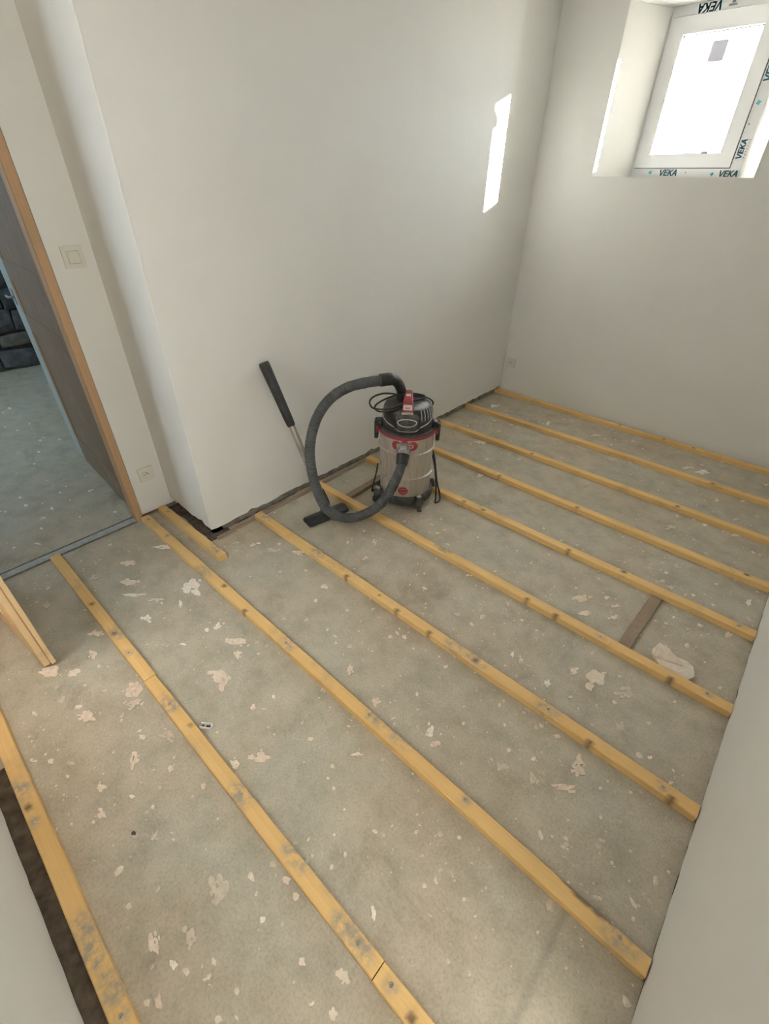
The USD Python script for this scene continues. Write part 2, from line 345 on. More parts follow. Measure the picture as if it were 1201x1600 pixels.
# neighbouring rooms; the east one is unseen, closed around its light
struct('wall_east', bx(2.3, 2.42, -1.2, 1.6, 0, CEIL_Z), WALL)
struct('wall_east_side', bx(0.47, 2.42, 1.5, 1.62, 0, CEIL_Z), WALL)
struct('wall_east_near', bx(0.47, 2.42, -1.2, -1.08, 0, CEIL_Z), WALL)
struct('wall_west_far', bx(-5.9, -2.54, 2.2, 2.35, 0, CEIL_Z), WALL)
struct('wall_west_near', bx(-5.9, -2.42, -1.62, -1.5, 0, CEIL_Z), WALL)
struct('wall_west_side', bx(-2.55, -2.42, -1.62, -0.5, 0, CEIL_Z), WALL)
struct('wall_west_party', bx(-2.66, -2.54, 0.89, 2.2, 0, CEIL_Z), WALL)

ws = setting('wall_stone')
part(ws, 'mortar', bx(-5.95, -5.80, -1.5, 2.2, 0.0, CEIL_Z), MORTAR)
g = np.random.default_rng(21)
z = 0.0; row = 0
while z < 2.45:
    hgt = g.uniform(0.10, 0.22); y = -0.35 - g.uniform(0, 0.2)
    while y < 2.12:
        wd = g.uniform(0.12, 0.42); y1 = min(y + wd, 2.2); z1 = min(z + hgt, CEIL_Z)
        gap = 0.014; P = []
        for sx, r in ((0.0, 0.0), (0.07, 0.0), (0.085, 0.03)):
            for a, b in ((0, 0), (1, 0), (1, 1), (0, 1), (0.5, 0), (0.5, 1), (0, 0.5), (1, 0.5)):
                py = y + gap + r + (y1 - y - 2 * gap - 2 * r) * a; pz = z + gap + r + (z1 - z - 2 * gap - 2 * r) * b
                P.append((-5.82 + sx + g.uniform(-0.012, 0.012) * (sx > 0), py + g.uniform(-0.026, 0.026), max(0.0, pz + g.uniform(-0.024, 0.024))))
        part(ws, 'stone', trimesh.convex.convex_hull(np.array(P)), STONES[int(g.integers(3))])
        y = y1
    z += hgt; row += 1

# threshold strip in the doorway
t = setting('trim_2')
part(t, 'strip', rbx(-2.458, -2.410, DY0, 0.606, 0.0, 0.006, 0.002), STRIPGREY)
part(t, 'edge', rbx(-2.408, -2.4045, DY0, 0.606, 0.0, 0.008, 0.001), DARKMETAL)
part(t, 'edge', rbx(-2.464, -2.460, DY0, 0.606, 0.0, 0.008, 0.001), DARKMETAL)

# pine door frame
fr = setting('door_1')
jp = Polygon([(-2.413, 0.6435), (-2.413, 0.6095), (-2.4155, 0.6075), (-2.4175, 0.6125), (-2.4200, 0.6125), (-2.4220, 0.6075), (-2.478, 0.6075), (-2.478, 0.6435)])
part(fr, 'jamb', extrude(jp, 2.05), PINE_FRAME)
jl = affinity.scale(jp, 1, -1, origin=(0, (DY0 + DY1) / 2))
part(fr, 'jamb', extrude(jl, 2.05), PINE_FRAME)
part(fr, 'head', bx(-2.478, -2.413, DY0 + 0.0035, DY1 - 0.0035, 2.05, 2.0865), PINE_FRAME)

def leaf(name, L, face, moulding, edge, stile, with_rebate):
    """A panelled leaf 2.02 m high: hinge at the origin, running along +x, its face at -y; parts under the Xform name."""
    T = 0.04; Z0, Z1 = 0.012, 2.035
    rails = [(Z0, 0.20), (0.92, 1.05), (1.20, 1.22), (Z1 - 0.11, Z1)]
    part(name, 'stile', rbx(0.0, 0.10, -T / 2, T / 2, Z0, Z1, 0.004), face)
    if with_rebate:
        part(name, 'stile', extrude(Polygon([(L - 0.10, -T / 2), (L - 0.012, -T / 2), (L - 0.010, -T / 2 + 0.002), (L - 0.008, 0.000), (L - 0.016, 0.0012), (L - 0.016, 0.0030), (L, 0.0042), (L, T / 2 - 0.003), (L - 0.003, T / 2), (L - 0.10, T / 2)]), Z1 - Z0).apply_translation([0, 0, Z0]), edge)
    else:
        part(name, 'stile', rbx(L - 0.17, L, -T / 2, T / 2, Z0, Z1, 0.005), edge, label='pale blue-grey outer stile with a latch')
    e = L - (0.10 if with_rebate else 0.17)
    for a, b in ((Z0, 0.20), (0.85, 0.95), (1.12, 1.22), (Z1 - 0.11, Z1)):
        part(name, 'rail', bx(0.10, e, -T / 2, T / 2, a, b), face)
    for a, b in ((0.20, 0.85), (0.95, 1.12), (1.22, Z1 - 0.11)):
        pt = 0.011 if with_rebate else 0.0185; part(name, 'panel', bx(0.10, e, -pt, pt, a, b), face)
        for s in (-1, 1):
            yy = s * 0.016
            if not with_rebate:
                part(name, 'moulding', rbx(e - 0.045, e, s * 0.018 - 0.006, s * 0.018 + 0.006, a, b, 0.003), moulding); continue
            fm = cat([bx(0.10, 0.124, yy - 0.007, yy + 0.007, a, b), bx(e - 0.024, e, yy - 0.007, yy + 0.007, a, b), bx(0.124, e - 0.024, yy - 0.007, yy + 0.007, a, a + 0.022), bx(0.124, e - 0.024, yy - 0.007, yy + 0.007, b - 0.022, b)])
            part(name, 'moulding', fm, moulding)

d2 = setting('door_2', (-2.400, -0.119, 0)); UsdGeom.Xformable(d2).AddRotateZOp().Set(6.1)
leaf(d2, 0.692, PINE_PALE, PINE_PALE, PINE_PALE, 0.1, True)
part(d2, 'latch_plate', rbx(0.6915, 0.6932, 0.004, 0.018, 0.94, 1.14, 0.0006), SCREW)
part(d2, 'hinge', cat([tube(np.array([[-0.004, 0.024, zz], [-0.004, 0.024, zz + 0.09]]), 0.007, 10) for zz in (0.25, 1.7)]), SCREW)

d3 = setting('door_3', (-2.56, 0.655, 0)); UsdGeom.Xformable(d3).AddRotateZOp().Set(177.2)
leaf(d3, 0.93, BROWNDOOR, MOULDWOOD, BLUEGREY, 0.13, False)
part(d3, 'latch', cat([rbx(0.83, 0.87, 0.02, 0.024, 0.98, 1.06, 0.001), tube(np.array([[0.85, 0.02, 1.02], [0.85, 0.042, 1.02], [0.858, 0.048, 1.02], [0.90, 0.048, 1.02]]), 0.007, 8)]), GREYPRINT, smooth=30)

# window: fixed frame with printed film, sash, pane
wn = setting('window_1')
def ring(x0, x1, z0, z1, wl, wr, wbm, wt, y, th):
    return to_y(extrude(sbox(x0, z0, x1, z1).difference(sbox(x0 + wl, z0 + wbm, x1 - wr, z1 - wt)), th), y)
part(wn, 'fixed_frame', ring(-1.440, -0.740, 1.590, 2.433, 0.087, 0.107, 0.088, 0.095, 4.12, 0.07), PVC)
part(wn, 'sash', ring(-1.383, -0.820, 1.655, 2.362, 0.079, 0.074, 0.068, 0.077, 4.10, 0.068), PVC)
part(wn, 'glazing_bead', ring(-1.310, -0.888, 1.717, 2.290, 0.008, 0.008, 0.008, 0.008, 4.062, 0.02), PVC)
part(wn, 'gasket', ring(-1.3025, -0.8955, 1.7245, 2.2825, 0.003, 0.003, 0.003, 0.003, 4.068, 0.02), SEAL)
part(wn, 'pane', bx(-1.309, -0.889, 4.064, 4.072, 1.718, 2.289), GLASS)
part(wn, 'sash_gap', ring(-1.387, -0.816, 1.651, 2.366, 0.004, 0.004, 0.004, 0.004, 4.06, 0.012), SEAL)
part(wn, 'label', cat([to_y(extrude(Polygon([(-1.150, 2.245), (-1.055, 2.245), (-1.055, 2.155), (-1.168, 2.155), (-1.168, 2.218), (-1.150, 2.218)]), 0.0006), 4.0635), to_y(extrude(sbox(-1.01, 1.727, -0.975, 1.737), 0.004), 4.062)]), PAPER)
YF = 4.0497
def lettering(s, x, zc, hgt, rot, m):
    t_ = meshkit.text_mesh(s, hgt * 1.08, 0.0006, bold=True); c_ = t_.bounds.mean(0); t_.apply_translation(-c_)
    t_ = cat([t_.copy().apply_translation([dx_, dy_, 0]) for dx_, dy_ in ((-0.001, 0), (0.001, 0), (0, 0.0005))]); sh = np.eye(4); sh[0, 1] = 0.18; t_.apply_transform(sh); t_.apply_scale([0.95, 1, 1])
    t_.apply_transform(trimesh.transformations.rotation_matrix(math.radians(rot), [0, 0, 1]))
    t_.apply_translation([x, zc, 0]); return part(wn, 'lettering', to_y(t_, YF), m)
def star(x, zc, s, rot=0):
    p = []
    for k in range(8):
        r_ = s if k % 2 == 0 else s * 0.55; a = math.radians(rot + 45 * k); p.append((x + r_ * math.cos(a), zc + r_ * math.sin(a)))
    part(wn, 'print_mark', to_y(extrude(Polygon(p), 0.0006), YF), TEAL)
lettering('VEKA', -1.164, 1.629, 0.030, 0, TEAL)
star(-1.277, 1.630, 0.013); star(-0.905, 1.622, 0.012)
lettering('VEKA', -0.815, 1.625, 0.028, 0, TEAL)
lettering('VEKA', -1.205, 2.388, 0.034, 180, TEAL)
lettering('VEKA', -0.792, 1.745, 0.026, 90, TEAL)
lettering('VEKA', -0.792, 2.10, 0.030, 90, TEAL)
star(-0.792, 1.955, 0.014, 20)
part(wn, 'print_mark', cat([to_y(extrude(sbox(-1.108, 2.378, -1.068, 2.386), 0.0006), YF), to_y(extrude(sbox(-1.095, 2.389, -1.078, 2.399), 0.0006), YF)]), GREYPRINT)
part(wn, 'print_mark', cat([to_y(extrude(sbox(-0.768, 1.70 + 0.014 * k, -0.763, 1.707 + 0.014 * k), 0.0006), YF) for k in range(7)]), GREYPRINT)
star(-1.06, 1.63, 0.005); star(-0.80, 1.86, 0.006)

# ---------------------------------------------------------------- floor dirt and plaster
def irregular(cx, cy, ax, ay, bxx, by, n=18, rough=0.35, g=rng):
    ph = g.uniform(0, 6.28, 4); am = g.uniform(0.2, 1.0, 4); am *= rough / am.sum(); out = []
    for k in range(n):
        t_ = 2 * math.pi * k / n; r_ = 1 + sum(am[i] * math.sin((i + 2) * t_ + ph[i]) for i in range(4)) + g.uniform(-0.1, 0.1)
        c_, s_ = math.cos(t_) * r_, math.sin(t_) * r_
        out.append((cx + ax * c_ + bxx * s_, cy + ay * c_ + by * s_))
    return Polygon(out).buffer(0)

SPLATS = [(-1.723,0.558,0.04,0.037,-0.043,0.024),(-2.119,0.266,0.016,0.015,-0.023,0.009),(-2.092,0.429,0.028,0.026,-0.024,0.01),(-1.963,0.363,0.031,0.029,-0.034,0.015),(-1.682,0.322,0.016,0.015,-0.021,0.01),(-1.375,0.131,0.032,0.029,-0.035,0.016),(-1.32,0.1,0.024,0.022,-0.02,0.009),(-1.39,-0.032,0.027,0.025,-0.028,0.01),(-1.115,0.129,0.02,0.018,-0.02,0.01),(-1.171,0.067,0.011,0.01,-0.011,0.005),(-1.121,0.016,0.013,0.012,-0.029,0.013),(-1,0.082,0.009,0.009,-0.015,0.008),(-1.312,-0.175,0.009,0.009,-0.014,0.004),(-1.107,-0.096,0.012,0.011,-0.016,0.006),(-1.008,-0.041,0.01,0.009,-0.007,0.003),(-0.968,0.029,0.007,0.007,-0.009,0.004),(-0.872,0.125,0.007,0.007,-0.014,0.008),(-1.201,0.379,0.026,0.024,-0.023,0.014),(-1.619,0.005,0.02,0.019,-0.018,0.006),(-1.691,-0.063,0.027,0.025,-0.019,0.006),(-1.653,0.087,0.015,0.014,-0.023,0.009),(-1.656,0.464,0.008,0.008,-0.018,0.01),(-1.873,0.333,0.043,0.04,-0.008,0.004),(-1.757,0.402,0.026,0.024,-0.008,0.004),(-1.43,0.464,0.01,0.009,-0.012,0.007),(-1.416,0.51,0.012,0.011,-0.019,0.011),(-2.085,0.049,0.015,0.014,-0.021,0.007),(-0.602,0.019,0.023,0.021,-0.035,0.021),(-0.567,-0.086,0.014,0.013,-0.02,0.011),(-0.628,-0.157,0.012,0.011,-0.024,0.011),(-0.553,-0.141,0.009,0.009,-0.011,0.006),(-0.518,-0.196,0.009,0.008,-0.015,0.007),(-0.537,-0.215,0.007,0.006,-0.009,0.004),(-0.747,-0.166,0.008,0.007,-0.009,0.004),(-1.026,-0.126,0.013,0.012,-0.014,0.006),(-0.484,-0.071,0.006,0.005,-0.008,0.005),(-0.472,-0.103,0.005,0.004,-0.004,0.002),(-0.39,-0.116,0.01,0.009,-0.007,0.004),(-0.842,-0.043,0.007,0.006,-0.002,0.001),(-0.804,-0.011,0.004,0.004,-0.006,0.003),(-0.541,0.149,0.011,0.01,-0.009,0.006),(-0.484,0.152,0.012,0.011,-0.009,0.007),(-0.462,0.058,0.007,0.007,-0.008,0.005),(-0.229,0.127,0.013,0.012,-0.012,0.012),(-0.201,0.068,0.01,0.009,-0.01,0.009),(-0.257,0.264,0.006,0.006,-0.014,0.014),(-0.407,0.304,0.005,0.005,-0.006,0.005),(-0.292,0.486,0.006,0.006,-0.005,0.006),(-0.323,0.076,0.008,0.008,-0.008,0.007),(-0.466,0.316,0.004,0.004,-0.004,0.003),(-0.493,0.383,0.004,0.004,-0.003,0.003),(-0.11,0.859,0.009,0.009,-0.013,0.025),(-0.018,0.907,0.026,0.024,-0.006,0.013),(-0.012,0.987,0.013,0.012,-0.007,0.016),(0.099,0.899,0.006,0.005,-0.003,0.007),(-0.328,1.744,0.031,0.029,-0.014,0.032),(-0.241,1.83,0.011,0.01,-0.006,0.014),(-0.189,1.803,0.019,0.018,-0.004,0.012),(-0.169,1.733,0.017,0.016,-0.007,0.019),(-0.273,1.667,0.03,0.028,-0.006,0.015),(-0.061,2.293,0.022,0.02,-0.006,0.021),(-0.04,2.109,0.014,0.013,-0.005,0.019),(0.027,1.916,0.006,0.006,-0.003,0.01),(0.093,1.883,0.01,0.01,-0.003,0.012),(0.23,1.972,0.014,0.013,-0.005,0.024),(-0.108,1.372,0.035,0.033,-0.017,0.043),(-0.184,1.337,0.013,0.012,-0.009,0.02),(0.008,1.378,0.025,0.023,-0.009,0.025),(0.039,1.232,0.012,0.011,-0.006,0.017),(0.109,1.315,0.01,0.009,-0.004,0.013),(-0.057,1.253,0.005,0.005,-0.005,0.013),(-0.143,1.223,0.007,0.007,-0.004,0.009),(0.152,1.192,0.008,0.007,-0.003,0.009),(-0.018,1.004,0.019,0.017,-0.012,0.028),(0.264,1.655,0.008,0.008,-0.002,0.011),(0.152,1.471,0.008,0.007,-0.002,0.009),(0.228,1.151,0.008,0.007,-0.002,0.008),(0.258,2.251,0.009,0.008,-0.005,0.028),(-1.312,1.386,0.013,0.012,-0.013,0.014),(-0.604,1.334,0.012,0.011,-0.008,0.013),(-0.235,1.22,0.014,0.013,-0.006,0.013),(-0.836,0.741,0.015,0.014,-0.017,0.016),(-0.668,0.717,0.012,0.011,-0.014,0.015),(-0.449,0.761,0.01,0.009,-0.017,0.022),(-0.413,0.733,0.013,0.012,-0.009,0.012),(-0.585,0.527,0.017,0.016,-0.005,0.005),(-0.616,0.445,0.006,0.006,-0.006,0.006),(-0.2,0.827,0.017,0.016,-0.008,0.013),(-0.137,0.92,0.008,0.007,-0.005,0.01),(-0.113,1.047,0.012,0.011,-0.005,0.01),(-0.27,0.959,0.006,0.005,-0.004,0.007),(-0.403,1.246,0.007,0.006,-0.008,0.014),(-1.257,0.981,0.018,0.017,-0.013,0.011),(-1.658,0.969,0.022,0.02,-0.021,0.015),(-1.54,1.052,0.019,0.018,-0.016,0.013),(-1.495,0.903,0.009,0.009,-0.011,0.008),(-1.219,0.893,0.009,0.008,-0.012,0.01),(-1.292,0.513,0.031,0.029,-0.02,0.013),(-1.226,0.482,0.011,0.011,-0.021,0.014),(-1.177,0.378,0.029,0.027,-0.035,0.022),(-1.436,0.358,0.016,0.014,-0.006,0.003),(-0.987,0.391,0.009,0.008,-0.013,0.009),(-0.951,0.413,0.01,0.01,-0.005,0.004),(-0.811,0.305,0.024,0.022,-0.018,0.013),(-0.861,0.233,0.016,0.014,-0.013,0.008),(-0.74,0.456,0.01,0.009,-0.007,0.006),(-1.175,0.064,0.008,0.007,-0.009,0.004),(-1.241,0.727,0.008,0.008,-0.009,0.007),(-1.173,0.588,0.01,0.009,-0.008,0.006),(-0.965,0.467,0.005,0.005,-0.009,0.006),(-2.091,0.599,0.044,0.041,-0.02,0.01),(-0.957,3.476,0.029,0.027,-0.009,0.022),(-0.717,3.184,0.03,0.028,-0.007,0.018),(-0.208,3.426,0.048,0.045,-0.007,0.028),(-0.298,3.423,0.026,0.024,-0.005,0.019),(-0.055,3.101,0.014,0.014,-0.004,0.02),(0.064,3.213,0.014,0.014,-0.003,0.016),(0.136,3.531,0.018,0.017,-0.003,0.019),(-1.815,3.416,0.028,0.027,-0.015,0.024),(-1.523,3.013,0.032,0.031,-0.015,0.024),(-1.53,2.771,0.035,0.033,-0.014,0.022),(-1.276,2.36,0.022,0.02,-0.013,0.021),(-0.107,2.792,0.011,0.01,-0.004,0.017),(0.109,2.801,0.026,0.025,-0.004,0.02),(-0.183,2.621,0.032,0.03,-0.007,0.026),(-0.044,2.777,0.011,0.01,-0.004,0.017),(-0.124,2.267,0.012,0.011,-0.004,0.013),(-0.338,1.983,0.009,0.009,-0.005,0.012),(0.073,2.962,0.014,0.013,-0.003,0.014),(-1.323,3.426,0.015,0.014,-0.014,0.028),(-3.79,0.394,0.013,0.012,-0.021,0.006),(-3.918,0.597,0.013,0.013,-0.023,0.007),(-4.71,0.581,0.015,0.014,-0.03,0.008),(-2.824,0.257,0.01,0.01,-0.02,0.006),(-2.592,0.56,0.011,0.01,-0.013,0.005),(-3.804,0.663,0.01,0.01,-0.017,0.005),(-3.036,0.231,0.011,0.01,-0.018,0.005),(-2.592,0.166,0.012,0.011,-0.015,0.004),(-1.757,0.136,0.02,0.018,-0.018,0.007)]
tri = 0
for i, (x, y, ax, ay, bxx, by) in enumerate(SPLATS):
    g = np.random.default_rng(100 + i)
    size = math.hypot(ax, ay) + math.hypot(bxx, by)
    k = 0.72; shapes = [irregular(x, y, ax * k, ay * k, bxx * k, by * k, 20, 0.45, g)]
    if size > 0.03:
        for _ in range(int(g.integers(2, 5))):
            t_ = g.uniform(0, 6.28); q = g.uniform(0.7, 1.15); s_ = g.uniform(0.12, 0.4)
            shapes.append(irregular(x + (ax * math.cos(t_) + bxx * math.sin(t_)) * q, y + (ay * math.cos(t_) + by * math.sin(t_)) * q, ax * s_, ay * s_, bxx * s_, by * s_, 10, 0.4, g))
        for _ in range(int(g.integers(0, 3))):
            t_ = g.uniform(0, 6.28); q = g.uniform(0.1, 0.6); s_ = g.uniform(0.08, 0.2)
            shapes[0] = shapes[0].difference(irregular(x + (ax * math.cos(t_) + bxx * math.sin(t_)) * q, y + (ay * math.cos(t_) + by * math.sin(t_)) * q, ax * s_, ay * s_, bxx * s_, by * s_, 8, 0.5, g))
    u = unary_union(shapes)
    m_ = [PLASTER, PLASTER, PLASTER2, PLASTER3, PLASTER_THIN][int(g.integers(5))]
    if i in (5, 31, 64, 71): m_ = PLASTER2
    if i in (8, 7 + 21, 26, 16 + 24, 67): m_ = PLASTER_THIN
    part(floor, 'plaster_splash', extrude(u, 0.0015 + 0.002 * g.random()), m_)
# tiny flecks nobody could count
g = np.random.default_rng(5); V, F = [], []
for m_, cnt, nm in ((PLASTER, 1700, 'plaster_flecks'), (PLASTER_THIN, 1500, 'plaster_flecks')):
    V, F = [], []
    while len(V) < cnt:
        x, y = g.uniform(-2.4, 0.3), g.uniform(-0.25, 3.7)
        if meshkit.fbm(np.array([[x * 2.2, y * 2.2, 0]]), 3, 4)[0] < g.uniform(0.30, 0.62): continue
        r_ = min(0.016, 0.0024 * math.exp(abs(g.normal(0, 0.8)))); n = 6; a0 = g.uniform(0, 6.28); st = g.uniform(0.4, 1.0); ro = g.uniform(0, 3.14)
        pts = []
        for k in range(n):
            q = r_ * g.uniform(0.6, 1.2); px, py = q * math.cos(a0 + k * 2 * math.pi / n), st * q * math.sin(a0 + k * 2 * math.pi / n)
            pts.append((x + px * math.cos(ro) - py * math.sin(ro), y + px * math.sin(ro) + py * math.cos(ro), 0.0004))
        top = (x, y, 0.0005 + r_ * 0.22); b = len(V) * 7
        V.append(pts + [top]); F += [(b + k, b + (k + 1) % n, b + 6) for k in range(n)]
    part(floor, nm, (np.array(V).reshape(-1, 3), np.array(F)), m_, kind='stuff')
g = np.random.default_rng(15); V, F = [], []
for k in range(260):                                                  # a few more splashes and crumbs in the next room
    x, y = g.uniform(-5.5, -2.6), g.uniform(-1.0, 0.6); r_ = g.uniform(0.004, 0.02); b = 7 * k
    V.append([(x + r_ * g.uniform(0.5, 1) * math.cos(j * 1.047), y + r_ * 0.6 * g.uniform(0.5, 1) * math.sin(j * 1.047), 0.0006) for j in range(6)] + [(x, y, 0.002)])
    F += [(b + j, b + (j + 1) % 6, b + 6) for j in range(6)]
part(floor, 'plaster_flecks', (np.array(V).reshape(-1, 3), np.array(F)), PLASTER3, kind='stuff')
# unswept dirt under the board edges, its colour darkened for the shade there
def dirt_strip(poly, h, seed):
    m_ = extrude(poly, h); part(floor, 'dirt_strip', m_, SHADED_DIRT)
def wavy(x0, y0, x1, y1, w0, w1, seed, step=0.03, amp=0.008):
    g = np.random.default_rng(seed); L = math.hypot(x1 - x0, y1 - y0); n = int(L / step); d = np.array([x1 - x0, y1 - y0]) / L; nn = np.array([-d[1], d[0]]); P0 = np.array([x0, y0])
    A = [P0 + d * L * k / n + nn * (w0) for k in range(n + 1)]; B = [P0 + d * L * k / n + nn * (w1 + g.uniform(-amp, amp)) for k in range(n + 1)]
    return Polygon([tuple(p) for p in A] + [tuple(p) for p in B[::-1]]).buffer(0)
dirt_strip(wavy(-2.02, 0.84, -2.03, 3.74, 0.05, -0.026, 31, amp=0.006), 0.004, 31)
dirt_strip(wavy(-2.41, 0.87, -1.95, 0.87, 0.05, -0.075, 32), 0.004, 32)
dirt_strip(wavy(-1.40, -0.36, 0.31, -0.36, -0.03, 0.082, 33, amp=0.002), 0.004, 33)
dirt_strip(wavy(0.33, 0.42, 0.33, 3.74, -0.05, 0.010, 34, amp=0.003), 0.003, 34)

# ---------------------------------------------------------------- battens
BW, BH = 0.046, 0.030
def batten(label, x0, y0, x1, y1, marks=(), m=PINE, w=BW, h=BH, name='floor_batten', wear=0.0, bark=None, group=None):
    """y0, y1: the batten's far top edge at its two ends. marks: (kind, x, offset across from the far edge)."""
    L = math.hypot(x1 - x0, y1 - y0); a = math.atan2(y1 - y0, x1 - x0)
    o = thing(name, label, 'batten', (x0, y0, 0), a, group)
    g = np.random.default_rng(int(abs(x0 * 100) + abs(y0 * 1000)) + 3)
    c = 0.0025
    prof = [(-w, 0), (-w, h * 0.5), (-w, h - c), (-w + c, h), (-w * 0.75, h), (-w * 0.55, h), (-w * 0.35, h), (-w * 0.18, h), (-c, h), (0, h - c), (0, h * 0.5), (0, 0)]
    n = max(2, int(L / 0.01)); xs = np.linspace(0, L, n + 1); k = len(prof)
    wob = 0.0012 * (meshkit.fbm(np.stack([xs * 4, np.full_like(xs, y0 * 7), np.zeros_like(xs)], 1), 3, 2) - 0.5)
    V = np.array([(x, p[0] + wob[i] * 2, max(0.0, p[1] + (wob[i] if p[1] > 0 else 0))) for i, x in enumerate(xs) for p in prof])
    F = []
    for i in range(n):
        for j in range(k):
            j2 = (j + 1) % k; F += [(i * k + j, (i + 1) * k + j, (i + 1) * k + j2), (i * k + j, (i + 1) * k + j2, i * k + j2)]
    for j in range(1, k - 1):
        F += [(0, j, j + 1), (n * k, n * k + j + 1, n * k + j)]
    mesh = trimesh.Trimesh(V, np.array(F)[:, ::-1], process=False)
    if mesh.volume < 0: mesh.invert()
    knot, dust, brk = np.zeros(len(V)), np.zeros(len(V)), np.zeros(len(V))
    nz = meshkit.fbm(V * np.array([60, 60, 60]), 3, 5)
    screws = []
    for kind, mx, my in marks:
        lx = (mx - x0) / math.cos(a); ly = (my - y0) - math.tan(a) * (mx - x0); ly = max(-w + 0.006, min(-0.006, ly))
        dd = np.hypot((V[:, 0] - lx), (V[:, 1] - ly) + 0.0)
        if kind == 'k':
            knot = np.maximum(knot, np.clip(1.5 - np.hypot((V[:, 0] - lx) / 0.011, (V[:, 1] - ly) / 0.009), 0, 0.9)); dust = np.maximum(dust, np.clip(0.5 - dd / 0.05, 0, 1) * 0.5)
        elif kind == 'h':
            knot = np.maximum(knot, np.clip(1.3 - dd / 0.008, 0, 0.9))
        elif kind == 'd':
            dust = np.maximum(dust, np.clip((1.35 - np.hypot((V[:, 0] - lx) / 0.05, (V[:, 1] - ly) / 0.03)) * (0.45 + nz), 0, 0.85))
        else:
            screws.append((lx, ly)); dust = np.maximum(dust, np.clip((1 - dd / 0.028) * (0.4 + nz), 0, 0.6))
    if wear:
        wv = meshkit.fbm(np.stack([V[:, 0] * 3 + y0 * 9, V[:, 1] * 30, V[:, 2] * 30], 1), 4, 9); dust = np.maximum(dust, np.clip((wv - 0.55) * 3, 0, 1) * wear)
    if bark:
        b0, b1 = (bark[0] - x0), (bark[1] - x0); t_ = (V[:, 0] - b0) / (b1 - b0)
        brk = np.where((t_ > 0) & (t_ < 1) & (V[:, 2] > h * 0.4), np.clip((V[:, 1] + 0.017 * np.sin(np.clip(t_, 0, 1) * 3.14) * (0.4 + nz)) * 220, 0, 0.9), 0)
    part(o, 'board', mesh, m, primvars={'knot': knot, 'dust': dust, 'bark': brk})
    for lx, ly in screws:
        zt = h + 0.0006
        head = lathe([(0, -0.002), (0.0055, -0.002), (0.0055, 0.0006), (0.0046, 0.0014), (0.0030, 0.0014), (0.0022, 0.0004), (0, 0.0004)], 14); head.apply_translation([lx, ly, zt])
        s_ = part(o, 'screw', head, SCREW, smooth=40)
    return o

G = None
batten('pine batten lying alongside the near white wall at the lower left corner', -1.70, -0.232, 0.28, -0.243, [('d', -1.26, -0.268), ('k', -1.19, -0.265), ('s', -1.13, -0.263), ('d', -0.77, -0.26), ('d', -0.71, -0.259), ('d', -0.61, -0.255), ('s', -0.55, -0.26)], wear=0.35)
batten('pine batten length running from the door threshold past the pine door leaf', -2.388, 0.211, -1.357, 0.212, [('k', -1.91, 0.187), ('d', -1.67, 0.196), ('k', -1.67, 0.185), ('s', -1.53, 0.184)], wear=0.2)
batten('dusty middle length of the batten line starting at the door threshold', -1.355, 0.209, -0.171, 0.213, [('s', -1.2, 0.187), ('d', -1.2, 0.187), ('h', -1.07, 0.198), ('s', -0.75, 0.189), ('d', -0.75, 0.189), ('d', -0.5, 0.205), ('d', -0.28, 0.186), ('s', -0.24, 0.191), ('d', -0.24, 0.191)], wear=0.2)
batten('batten end length with an oval knot beyond the saw joint, bottom of the photo', -0.1685, 0.212, 0.30, 0.2145, [('s', -0.13, 0.192), ('k', -0.06, 0.182), ('s', 0.12, 0.19)], wear=0.1)
batten('short pine batten offcut lying between the wall recess and the wall corner', -2.408, 0.776, -1.777, 0.783, [('s', -2.33, 0.755), ('s', -1.83, 0.758), ('d', -1.85, 0.76)], wear=0.25)
batten('long pine batten running from beside the wall socket, bark streak near its right end', -2.385, 0.668, 0.313, 0.660, [('h', -2.34, 0.647), ('s', -2.13, 0.649), ('s', -1.74, 0.64), ('d', -1.74, 0.64), ('k', -1.58, 0.648), ('k', -1.38, 0.625), ('s', -1.11, 0.642), ('d', -1.1, 0.644), ('s', -0.64, 0.647), ('d', -0.61, 0.66), ('d', -0.51, 0.657), ('s', -0.23, 0.647), ('s', 0.24, 0.645), ('d', 0.24, 0.645)], wear=0.12, bark=(0.06, 0.235))
batten('pine batten starting at the left wall just before the vacuum floor nozzle', -1.952, 1.120, 0.312, 1.124, [('s', -1.89, 1.102), ('d', -1.89, 1.102), ('s', -1.44, 1.103), ('d', -1.44, 1.103), ('k', -1.21, 1.082), ('h', -1.01, 1.097), ('k', -0.89, 1.084), ('k', -0.71, 1.084), ('s', -0.61, 1.097), ('d', -0.59, 1.098), ('k', -0.49, 1.099), ('d', -0.49, 1.104), ('s', -0.18, 1.101), ('d', -0.18, 1.101), ('k', -0.02, 1.085), ('s', 0.21, 1.102), ('k', 0.24, 1.085)], wear=0.1)
batten('pine batten passing just in front of the vacuum cleaner under its looped hose', -1.945, 1.567, 0.314, 1.583, [('d', -0.99, 1.566), ('s', -0.99, 1.560), ('k', -0.5, 1.54), ('k', -0.36, 1.54), ('s', -0.17, 1.557), ('k', 0.11, 1.54), ('s', 0.23, 1.567), ('k', -1.5, 1.54)], wear=0.12)
batten('pine batten passing behind the vacuum cleaner base, ending by the right wall', -1.955, 2.022, 0.314, 2.046, [('k', -1.16, 1.996), ('k', -1.03, 2.0), ('k', -0.51, 2.0), ('k', -0.24, 2.027), ('s', 0.25, 2.024)], wear=0.05)
batten('fourth pine floor batten counted from the window wall', -1.972, 2.437, 0.314, 2.432, [('k', -1.16, 2.40), ('k', -0.64, 2.40), ('k', 0.21, 2.42)], wear=0.05)
batten('third pine floor batten counted from the window wall', -1.978, 2.845, 0.314, 2.853, [('k', -1.15, 2.815), ('k', -0.21, 2.82)], wear=0.05)
